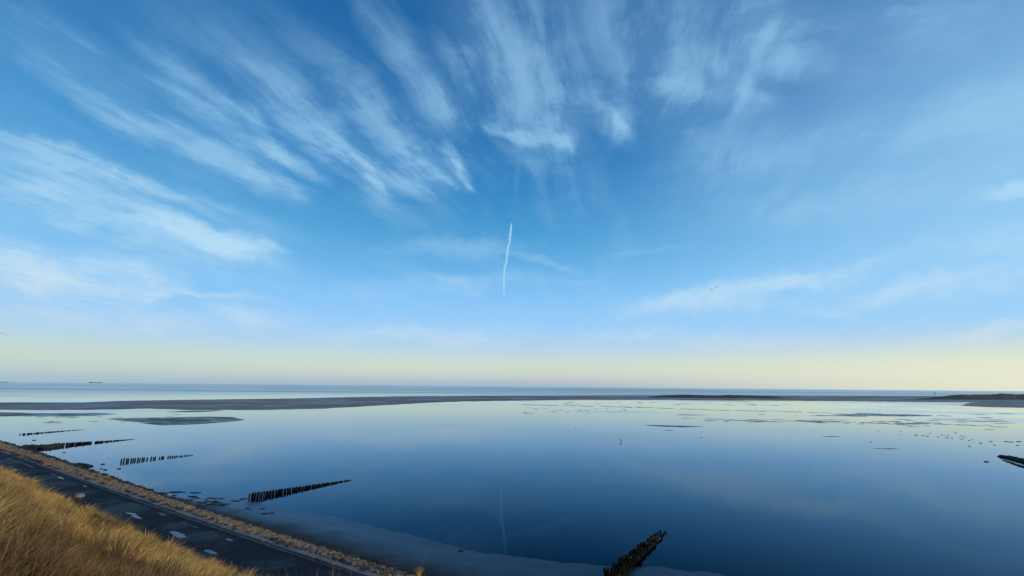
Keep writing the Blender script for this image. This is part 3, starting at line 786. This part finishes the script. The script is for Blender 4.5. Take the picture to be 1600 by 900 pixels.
# ------------------------------------------------------------------ things on the road
def road_z(s_, n_):
    m_ = nR(s_) - RW / 2; return ZR + .04 * (1 - min(1, abs(n_ - m_) / (RW / 2)))
def sheet(name, cx, cy, wpx, hpx, rotdeg, m_, label, seed):
    """thin irregular sheet on the road, size given on the photo"""
    pts_ = []
    N = 26; c = math.cos(math.radians(rotdeg)); s_ = math.sin(math.radians(rotdeg))
    ring = []
    for t in range(N):
        th = 2 * math.pi * t / N; r = 1 + .3 * fbm(math.cos(th) * 1.4 + seed, math.sin(th) * 1.4, 1.2, seed, 3)
        ex, ey = math.cos(th) * wpx / 2 * r, math.sin(th) * hpx / 2 * r
        ring.append(ground(cx + ex * c - ey * s_, cy + ex * s_ + ey * c, ZR + .03))
    cen = sum(ring, Vector()) / N; vs_ = []
    for k in (1.0, .6):
        for p in ring:
            q_ = cen + (p - cen) * k; ss, nn = sn(q_); vs_.append((q_.x, q_.y, road_z(ss, nn) + .006 + (0 if k == 1 else .003)))
    ss, nn = sn(cen); vs_.append((cen.x, cen.y, road_z(ss, nn) + .010))
    fs_ = [(i, (i + 1) % N, N + (i + 1) % N, N + i) for i in range(N)] + [(N + i, N + (i + 1) % N, 2 * N) for i in range(N)]
    o = mesh_obj(name, vs_, fs_, m_, smooth=True)
    a_ = o.data.attributes.new('core', 'FLOAT', 'POINT'); a_.data.foreach_set('value', [0.0] * N + [.75] * N + [1.0])
    return tag(o, label, kind='structure')
PUD = [(279,836,36,9,17,'puddle'),(205,803,24,3.5,8,'puddle'),(213,808,22,5,20,'puddle'),(253,803.5,20,4,19,'sandpatch'),
       (287,817,16,3.5,18,'sandpatch'),(304,823,14,3.5,18,'sandpatch'),(338,837,9,3,14,'sandpatch'),(358,843,15,3,14,'puddle'),(213,789,9,2.6,5,'sandpatch'),
       (83,741,15,3.2,7,'sandpatch'),(95,746.5,12,3,17,'puddle'),(46,727.5,22,3.0,19,'sandpatch'),(15,716.5,13,3,12,'sandpatch'),
       (133,759.5,8,2,14,'puddle'),(330,863,30,6,16,'puddle'),(22,734,10,2,0,'puddle')]
for i, (x_, y_, w, h, r, k) in enumerate(PUD):
    sheet('puddle' if k == 'puddle' else 'sand_patch', x_, y_, w, h, r, M[k], 'shallow puddle on the dark road' if k == 'puddle' else 'pale sand blown onto the dark road', i * 1.9)

# litter bin at the grass edge
rb_ = ray(124.5, 771); hb = math.hypot(rb_.x, rb_.y); t_b = 20.0
while True:                                    # walk out to the point just outside the grass edge
    bp_ = Vector((rb_.x / hb * t_b, rb_.y / hb * t_b, ZR)); ss_, nn_ = sn(bp_)
    if nn_ > nB(ss_) + .2: break
    t_b += .05
BH = (H + rb_.z / hb * t_b - ZR)               # height that puts the lid where it shows
bin_ = empty('litter_bin', (bp_.x, bp_.y, ZR + .02), .4)
tag(bin_, 'squat dark litter bin with pale domed lid half hidden at the grass edge', 'litter bin')
print('bin height', round(BH, 2), 'distance', round(t_b, 1))
def lathe(prof, N=20):
    bm = bmesh.new(); rings = [[bm.verts.new((math.cos(6.2832 * i / N) * r, math.sin(6.2832 * i / N) * r, z)) for i in range(N)] for r, z in prof]
    for a, b in zip(rings, rings[1:]):
        for i in range(N): bm.faces.new((a[i], a[(i + 1) % N], b[(i + 1) % N], b[i]))
    bm.faces.new(rings[-1]); bm.faces.new(list(reversed(rings[0]))); return bm
bm_obj('body', lathe([(.24, 0), (.27, .05), (.29, BH * .6), (.30, BH - .28), (.28, BH - .24)]), M['bin'], bin_, True)
bm_obj('lid', lathe([(.315, BH - .24), (.315, BH - .20), (.27, BH - .09), (.18, BH - .03), (.06, BH)]), M['lid'], bin_, True)

# ------------------------------------------------------------------ dune grass
def blades(name, N, sampler, hrange, wbase, m_, label, wind=(.22, .10), curl=.95, z_of=None, seed=1, tuft=18, kind='stuff', tlean=.22, dome=0.0, spread=.12):
    g_ = np.random.default_rng(seed)
    nt = N // tuft
    cs = sampler(g_, nt)                                        # tuft centres (s, n)
    cx = cs[:, 0] * dv.x + cs[:, 1] * mv.x; cy = cs[:, 0] * dv.y + cs[:, 1] * mv.y
    cz = np.array([z_of(a, b) for a, b in cs])
    th_ = g_.uniform(hrange[0], hrange[1], nt) * (0.8 + .75 * np.array([max(-.8, fbm(x_, y_, .30, 9.1, 2)) for x_, y_ in zip(cx, cy)]))
    tone = np.array([.5 + 1.5 * fbm(x_, y_, .55, 5.3, 3) for x_, y_ in zip(cx, cy)]) + g_.uniform(-.18, .18, nt)
    idx = np.repeat(np.arange(nt), tuft); n_ = len(idx)
    ang = g_.uniform(0, 2 * np.pi, n_); rad = np.sqrt(g_.uniform(0, 1, n_)) * spread
    bx = cx[idx] + np.cos(ang) * rad; by = cy[idx] + np.sin(ang) * rad; bz = cz[idx] - .03
    h = th_[idx] * g_.uniform(.6, 1.15, n_) * (1 - dome * (rad / spread) ** 2)
    lean = g_.uniform(.05, curl, n_)
    tl = g_.normal(0, tlean, (nt, 2))[idx]
    ox = np.cos(ang) * lean + tl[:, 0] + wind[0] * g_.uniform(.4, 1.2, n_); oy = np.sin(ang) * lean + tl[:, 1] + wind[1] * g_.uniform(.4, 1.2, n_)
    wd = wbase * g_.uniform(.7, 1.3, n_) * (1 + np.hypot(cx, cy)[idx] / 26)
    fa_ = g_.uniform(0, np.pi, n_); wx, wy = np.cos(fa_) * wd, np.sin(fa_) * wd
    V_ = np.zeros((n_, 7, 3), np.float32); T_ = np.zeros((n_, 7, 3), np.float32)
    for k, f in enumerate((0, .38, .74)):
        px = bx + ox * h * f ** 2; py = by + oy * h * f ** 2; pz = bz + h * (f - .28 * f * f * np.hypot(ox, oy))
        ww = 1 - .35 * f
        V_[:, 2 * k, 0] = px - wx * ww; V_[:, 2 * k, 1] = py - wy * ww; V_[:, 2 * k, 2] = pz
        V_[:, 2 * k + 1, 0] = px + wx * ww; V_[:, 2 * k + 1, 1] = py + wy * ww; V_[:, 2 * k + 1, 2] = pz
        T_[:, 2 * k:2 * k + 2, 1] = f
    V_[:, 6, 0] = bx + ox * h; V_[:, 6, 1] = by + oy * h; V_[:, 6, 2] = bz + h * (1 - .28 * np.hypot(ox, oy)); T_[:, 6, 1] = 1
    T_[:, :, 0] = np.clip(tone[idx] + g_.uniform(-.25, .25, n_), 0, 1)[:, None]
    tri = np.array([[0, 1, 3], [0, 3, 2], [2, 3, 5], [2, 5, 4], [4, 5, 6]])
    Fi = (np.arange(n_)[:, None, None] * 7 + tri[None]).reshape(-1, 3)
    me = D.meshes.new(name); me.vertices.add(n_ * 7); me.vertices.foreach_set('co', V_.reshape(-1))
    me.loops.add(Fi.size); me.loops.foreach_set('vertex_index', Fi.reshape(-1).astype(np.int32))
    me.polygons.add(len(Fi)); me.polygons.foreach_set('loop_start', np.arange(0, Fi.size, 3, dtype=np.int32))
    me.update(calc_edges=True)
    at = me.attributes.new('tone', 'FLOAT_VECTOR', 'POINT'); at.data.foreach_set('vector', T_.reshape(-1))
    me.materials.append(m_)
    o = D.objects.new(name, me); col.objects.link(o)
    if label: tag(o, label, kind=kind)
    return o
def keep_(x_, y_):
    """leaves the litter bin standing free of the grass in front of it"""
    bx, by = bp_.x, bp_.y; u = np.array([-bx, -by]) / math.hypot(bx, by)
    t_ = np.clip((x_ - bx) * u[0] + (y_ - by) * u[1], 0, 13.0)
    return np.hypot(x_ - bx - u[0] * t_, y_ - by - u[1] * t_) > .5 - .012 * t_
def rlim(x_, y_):
    """how far the dark brown stalks of the hollow reach, by direction from the viewer"""
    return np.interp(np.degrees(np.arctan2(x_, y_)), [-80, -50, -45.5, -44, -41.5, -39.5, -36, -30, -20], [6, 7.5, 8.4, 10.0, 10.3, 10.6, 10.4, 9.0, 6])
ns = np.linspace(-10, 200, 400); nBv = np.array([nB(s_) for s_ in ns])
def bank_sampler(g_, nt):
    out = []
    while len(out) < nt:
        s_ = g_.uniform(0, 1, 20000); s_ = -4 + 150 * s_ ** 1.7
        d = g_.uniform(-.25, 14, 20000)
        b_ = np.interp(s_, ns, nBv)
        edge = .35 * np.sin(s_ * .9) + .25 * np.sin(s_ * 2.3 + 1)
        n_ = b_ - d
        x_ = s_ * dv.x + n_ * mv.x; y_ = s_ * dv.y + n_ * mv.y
        clump = np.array([fbm(a, b, .55, 1.3, 2) for a, b in zip(x_, y_)])
        ok = (d > edge) & (np.hypot(x_, y_) > 2.2) & (y_ > .3) & (clump > -.08) & keep_(x_, y_) & (np.hypot(x_, y_) > rlim(x_, y_) - .8 + g_.normal(0, .7, 20000)) & (np.abs(x_) < y_ * 1.9 + 4)
        out += list(zip(s_[ok], n_[ok]))
    return np.array(out[:nt])
blades('dune_grass', 390000, bank_sampler, (.34, .78), .0042, M['grass'], 'golden dry marram grass covering the dune bank', z_of=bank, seed=3, tuft=84, spread=.25, wind=(.12, .06), curl=1.15, tlean=.26, dome=.5)
def near_sampler(g_, nt):
    out = []
    while len(out) < nt:
        x_ = g_.uniform(-16, 1, 4000); y_ = g_.uniform(1.5, 15, 4000)
        s_ = x_ * dv.x + y_ * dv.y; n_ = x_ * mv.x + y_ * mv.y
        r_ = np.hypot(x_, y_)
        ok = (r_ < rlim(x_, y_) + g_.normal(.1, .7, 4000)) & (r_ > 2.5) & (np.abs(x_) < y_ * 1.5)
        out += list(zip(s_[ok], n_[ok]))
    return np.array(out[:nt])
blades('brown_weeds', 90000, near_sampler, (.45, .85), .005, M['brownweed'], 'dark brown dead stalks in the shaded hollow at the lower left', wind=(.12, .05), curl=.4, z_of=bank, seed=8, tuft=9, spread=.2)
# small tufts on the stone slope
def tuft_at(px, py, z, n_, h, spread, label):
    p = ground(px, py, z); c = sn(p)
    o = blades('grass_tuft', n_, lambda g_, nt: np.array([c] * nt) + g_.normal(0, spread, (nt, 2)), (h * .7, h), .004, M['grass'], None, wind=(.1, 0), curl=.45, z_of=lambda a, b: z, seed=int(px), tuft=n_ // 4)
    tag(o, label, 'grass tuft', 'grass tufts on the stone slope')
tuft_at(653, 899, .6, 420, .62, .16, 'golden grass tuft at the bottom edge beside the stones')
tuft_at(144, 744, 1.6, 320, .55, .5, 'left of two dry golden tufts near the small rubble spit')
tuft_at(160, 749, 1.6, 320, .55, .6, 'right of two dry golden tufts near the small rubble spit')
tuft_at(400, 832, 2.2, 160, .6, .12, 'thin tuft on the stone slope right below the dense post row')
tuft_at(288, 798, 2.4, 160, .5, .2, 'thin tuft among stones above the big puddle')

# ------------------------------------------------------------------ birds
def bird_parts(root, span):
    # body: stretched spindle along +X, head, tail; wings as thin bent plates
    bm = bmesh.new(); bmesh.ops.create_icosphere(bm, subdivisions=2, radius=.5)
    for v in bm.verts:
        v.co.x *= span * .42; v.co.y *= span * .13; v.co.z *= span * .13
        if v.co.x < -span * .1: v.co.y *= .6; v.co.z *= .45
    bm_obj('body', bm, M['bird'], root, True)
    bm = bmesh.new(); bmesh.ops.create_icosphere(bm, subdivisions=2, radius=span * .055)
    for v in bm.verts: v.co.x += span * .21
    t_ = bmesh.ops.create_cone(bm, cap_ends=True, segments=6, radius1=span * .018, radius2=0.0, depth=span * .09)
    for v in t_['verts']: v.co = Vector((v.co.z + span * .29, v.co.y, -v.co.x))
    bm_obj('head', bm, M['bird'], root, True)
    for sg in (-1, 1):
        bm = bmesh.new(); pr = [(0, .09, -.08, .03), (.25, .08, -.07, .10), (.38, .03, -.07, .08), (.5, -.07, -.10, .03)]
        up = [[bm.verts.new((a * span, sg * y_ * span, (z_ + dz) * span)) for a in (x0, x1)] for y_, x0, x1, z_ in pr for dz in (.006,)]
        dn = [[bm.verts.new((a * span, sg * y_ * span, (z_ - .006) * span)) for a in (x0, x1)] for y_, x0, x1, z_ in pr]
        for i in range(3):
            bm.faces.new((up[i][0], up[i][1], up[i + 1][1], up[i + 1][0])); bm.faces.new((dn[i][0], dn[i + 1][0], dn[i + 1][1], dn[i][1]))
            bm.faces.new((up[i][0], up[i + 1][0], dn[i + 1][0], dn[i][0])); bm.faces.new((up[i][1], dn[i][1], dn[i + 1][1], up[i + 1][1]))
        bm.faces.new((up[3][0], up[3][1], dn[3][1], dn[3][0])); bm.normal_update()
        bm_obj('wing', bm, M['wing'], root)
def copy_tree(o):
    c = o.copy(); col.objects.link(c)
    for ch in o.children:
        k = ch.copy(); col.objects.link(k); k.parent = c
    return c
b0 = empty('flying_bird'); bird_parts(b0, 1.0)
def place_bird(o, px, py, dist, span, head, label, group, bank_=0):
    p = Vector((0, 0, H)) + ray(px, py) * dist
    o.location = p; o.scale = (span,) * 3; o.rotation_euler = (bank_, 0, head); tag(o, label, 'bird', group)
place_bird(b0, 1119.5, 448.6, 190, 1.5, .3, 'upper right one of two dark birds flying in blue sky', 'pair of flying birds', .2)
place_bird(copy_tree(b0), 1112, 452.4, 190, 1.5, .4, 'lower left one of two dark birds flying in blue sky', 'pair of flying birds', -.1)
LB = [(4.8, 521.4, 'clearest dark bird of the line flying at the left edge'), (9.5, 524.2, 'second bird of the line at the left edge'), (17, 523.6, 'third faint bird of the line at the left'), (28, 523, 'rightmost faint bird of the line at the left'), (0.5, 522.0, 'bird half cut by the left edge of the photo')]
for i, (x_, y_, lab) in enumerate(LB):
    place_bird(copy_tree(b0), x_, y_, 420 if i else 330, 1.5, 2.9, lab, 'line of flying birds at the left', .1 * (i % 3 - 1))

# wading bird standing in the lagoon
wp = ground(970.5, 690.5, 0); wb = empty('wading_bird', wp, 2.6)
tag(wb, 'small dark bird standing in the lagoon just right of the centre', 'bird')
L_ = .8; wb.scale = (.85, .85, .85)
bm = bmesh.new(); bmesh.ops.create_icosphere(bm, subdivisions=2, radius=.5)
for v in bm.verts:
    v.co.x *= .62 * L_; v.co.y *= .30 * L_; v.co.z *= .30 * L_; v.co.z += .42 + (.1 * v.co.x)
    if v.co.x < -.15: v.co.y *= .6
bm_obj('body', bm, M['bird'], wb, True)
bm = bmesh.new(); bmesh.ops.create_icosphere(bm, subdivisions=2, radius=.085)
for v in bm.verts: v.co += Vector((.33, 0, .86))
t_ = bmesh.ops.create_cone(bm, cap_ends=True, segments=8, radius1=.075, radius2=.055, depth=.42)
for v in t_['verts']: v.co = Vector((v.co.x + .27 + v.co.z * .25, v.co.y, v.co.z + .66))
t_ = bmesh.ops.create_cone(bm, cap_ends=True, segments=6, radius1=.022, radius2=.004, depth=.2)
for v in t_['verts']: v.co = Vector((v.co.z + .50, v.co.y, -v.co.x + .85))
bm_obj('head', bm, M['bird'], wb, True)
for sg in (-1, 1):
    bm = bmesh.new(); t_ = bmesh.ops.create_cone(bm, cap_ends=True, segments=6, radius1=.014, radius2=.02, depth=.45)
    for v in t_['verts']: v.co = Vector((v.co.x, v.co.y + sg * .06, v.co.z + .13))
    bm_obj('leg', bm, M['bird'], wb)

# ------------------------------------------------------------------ ships and a beacon far out
def ship(px, py, wpx, label, cabin=.2):
    p = ground(px, py, 0); dist = (p - Vector((0, 0, H))).length; L = wpx / F * dist
    d = Vector((p.x, p.y, 0)).normalized(); root = empty('cargo_ship', p, math.atan2(d.x, -d.y) * -1 + 0)
    root.rotation_euler = (0, 0, math.atan2(-d.x, d.y)); tag(root, label, 'ship')
    hL = L / 2; hh = max(L * .07, .6 / F * dist)
    bm = bmesh.new(); sec = [(-hL, .7), (-hL * .92, 1), (hL * .8, 1), (hL, .05)]; vv = []
    for x_, k in sec:
        vv.append([bm.verts.new((x_ * (.97 if z_ < .1 else 1), y_ * L * .07 * k, z_)) for y_, z_ in ((-.7, -.2), (-1, hh), (1, hh), (.7, -.2))])
    for a, b in zip(vv, vv[1:]):
        for i in range(4): bm.faces.new((a[i], a[(i + 1) % 4], b[(i + 1) % 4], b[i]))
    bm.faces.new(vv[0]); bm.faces.new(list(reversed(vv[-1])))
    bm_obj('hull', bm, M['ship'], root)
    bm = bmesh.new(); bmesh.ops.create_cube(bm, size=1)
    for v in bm.verts: v.co = Vector((v.co.x * L * cabin - hL * .7, v.co.y * L * .1, v.co.z * hh * .9 + hh * 1.45))
    bm_obj('deckhouse', bm, M['shipw'], root)
    bm = bmesh.new(); bmesh.ops.create_cube(bm, size=1)
    for v in bm.verts: v.co = Vector((v.co.x * L * .01 - hL * .6, v.co.y * L * .01, v.co.z * hh * 1.2 + hh * 2.4))
    bm_obj('mast', bm, M['ship'], root)
ship(149, 598.4, 11, 'small dark barge far out on the left sea', .12)
ship(2, 597.6, 9, 'faint vessel far out at the left edge', .15)
bp2 = ground(1461, 617.5, 0); bpd = bp2.length
bc = empty('beacon_pole', bp2); tag(bc, 'tiny beacon pole in the sea just left of the far right dunes', 'beacon')
u_ = bpd / F
bm_obj('pole', lathe([(.22 * u_, -1), (.18 * u_, 2.6 * u_)], 8), M['ship'], bc)
bm_obj('topmark', lathe([(.1 * u_, 2.5 * u_), (.55 * u_, 2.7 * u_), (.55 * u_, 3.4 * u_), (.1 * u_, 3.6 * u_)], 8), M['ship'], bc)

# ------------------------------------------------------------------ contrails at 9 km height
def contrail_mat(name, dens_):
    m_, t, b = mat(name)
    b.inputs['Base Color'].default_value = (.93, .95, .97, 1); b.inputs['Roughness'].default_value = 1; b.inputs['Specular IOR Level'].default_value = 0
    lw = t.n.new('ShaderNodeLayerWeight'); lw.inputs['Blend'].default_value = .5
    at = t.n.new('ShaderNodeAttribute'); at.attribute_name = 'dens'
    nz = t.noise(obj_pos(t), .0022, 4, .6)
    core = t.m('POWER', t.m('SUBTRACT', 1.0, lw.outputs['Facing']), .7)
    a = t.m('MULTIPLY', t.m('MULTIPLY', core, at.outputs['Fac']), t.m('MULTIPLY', t.rng(nz, .2, .6, .7, 1.0), dens_))
    tr = t.n.new('ShaderNodeBsdfTransparent'); mx = t.n.new('ShaderNodeMixShader')
    tl = t.n.new('ShaderNodeEmission'); tl.inputs[0].default_value = srgb(185, 235, 252)   # added glow, brightens the trail beyond what sunlight gives it
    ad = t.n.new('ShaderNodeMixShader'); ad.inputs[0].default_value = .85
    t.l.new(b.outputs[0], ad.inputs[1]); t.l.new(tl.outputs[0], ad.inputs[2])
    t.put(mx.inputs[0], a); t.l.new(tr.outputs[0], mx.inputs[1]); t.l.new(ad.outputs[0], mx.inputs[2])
    t.l.new(mx.outputs[0], t.n['Material Output'].inputs[0])
    return m_
def contrail(path, r_px, label, m_, wig=1.0, seed=0, fade=(.06, .05)):
    ALT = 9000.0; px = np.array([p[0] for p in path], float); py = np.array([p[1] for p in path], float)
    N, K_ = 150, 12; vs_ = []; dn = []
    for i in range(N):
        f = i / (N - 1); y_ = py[0] + (py[-1] - py[0]) * f; x_ = float(np.interp(y_, py if py[-1] > py[0] else py[::-1], px if py[-1] > py[0] else px[::-1]))
        x_ += wig * (.55 * n2(y_, 0, .16, seed) + .3 * n2(y_, 4, .5, seed))
        d = ray(x_, y_); c = Vector((0, 0, H)) + d * ((ALT - H) / d.z)
        dist = (c - Vector((0, 0, H))).length
        rad = r_px / F * dist * (1 + .35 * n2(y_, 8, .35, seed)) * (.45 + .55 * min(1, f * 9, (1 - f) * 6))
        side = Vector((0, 0, 1)).cross(Vector((d.x, d.y, 0))).normalized()
        for k in range(K_):
            th = 6.2832 * k / K_; p = c + side * math.cos(th) * rad + Vector((0, 0, 1)) * math.sin(th) * rad
            vs_.append(p); dn.append(min(1, f / fade[0], (1 - f) / fade[1]))
    fs_ = [(i * K_ + k, i * K_ + (k + 1) % K_, (i + 1) * K_ + (k + 1) % K_, (i + 1) * K_ + k) for i in range(N - 1) for k in range(K_)]
    o = mesh_obj('contrail', vs_, fs_, m_, smooth=True)
    a = o.data.attributes.new('dens', 'FLOAT', 'POINT'); a.data.foreach_set('value', dn)
    return tag(o, label, 'contrail')
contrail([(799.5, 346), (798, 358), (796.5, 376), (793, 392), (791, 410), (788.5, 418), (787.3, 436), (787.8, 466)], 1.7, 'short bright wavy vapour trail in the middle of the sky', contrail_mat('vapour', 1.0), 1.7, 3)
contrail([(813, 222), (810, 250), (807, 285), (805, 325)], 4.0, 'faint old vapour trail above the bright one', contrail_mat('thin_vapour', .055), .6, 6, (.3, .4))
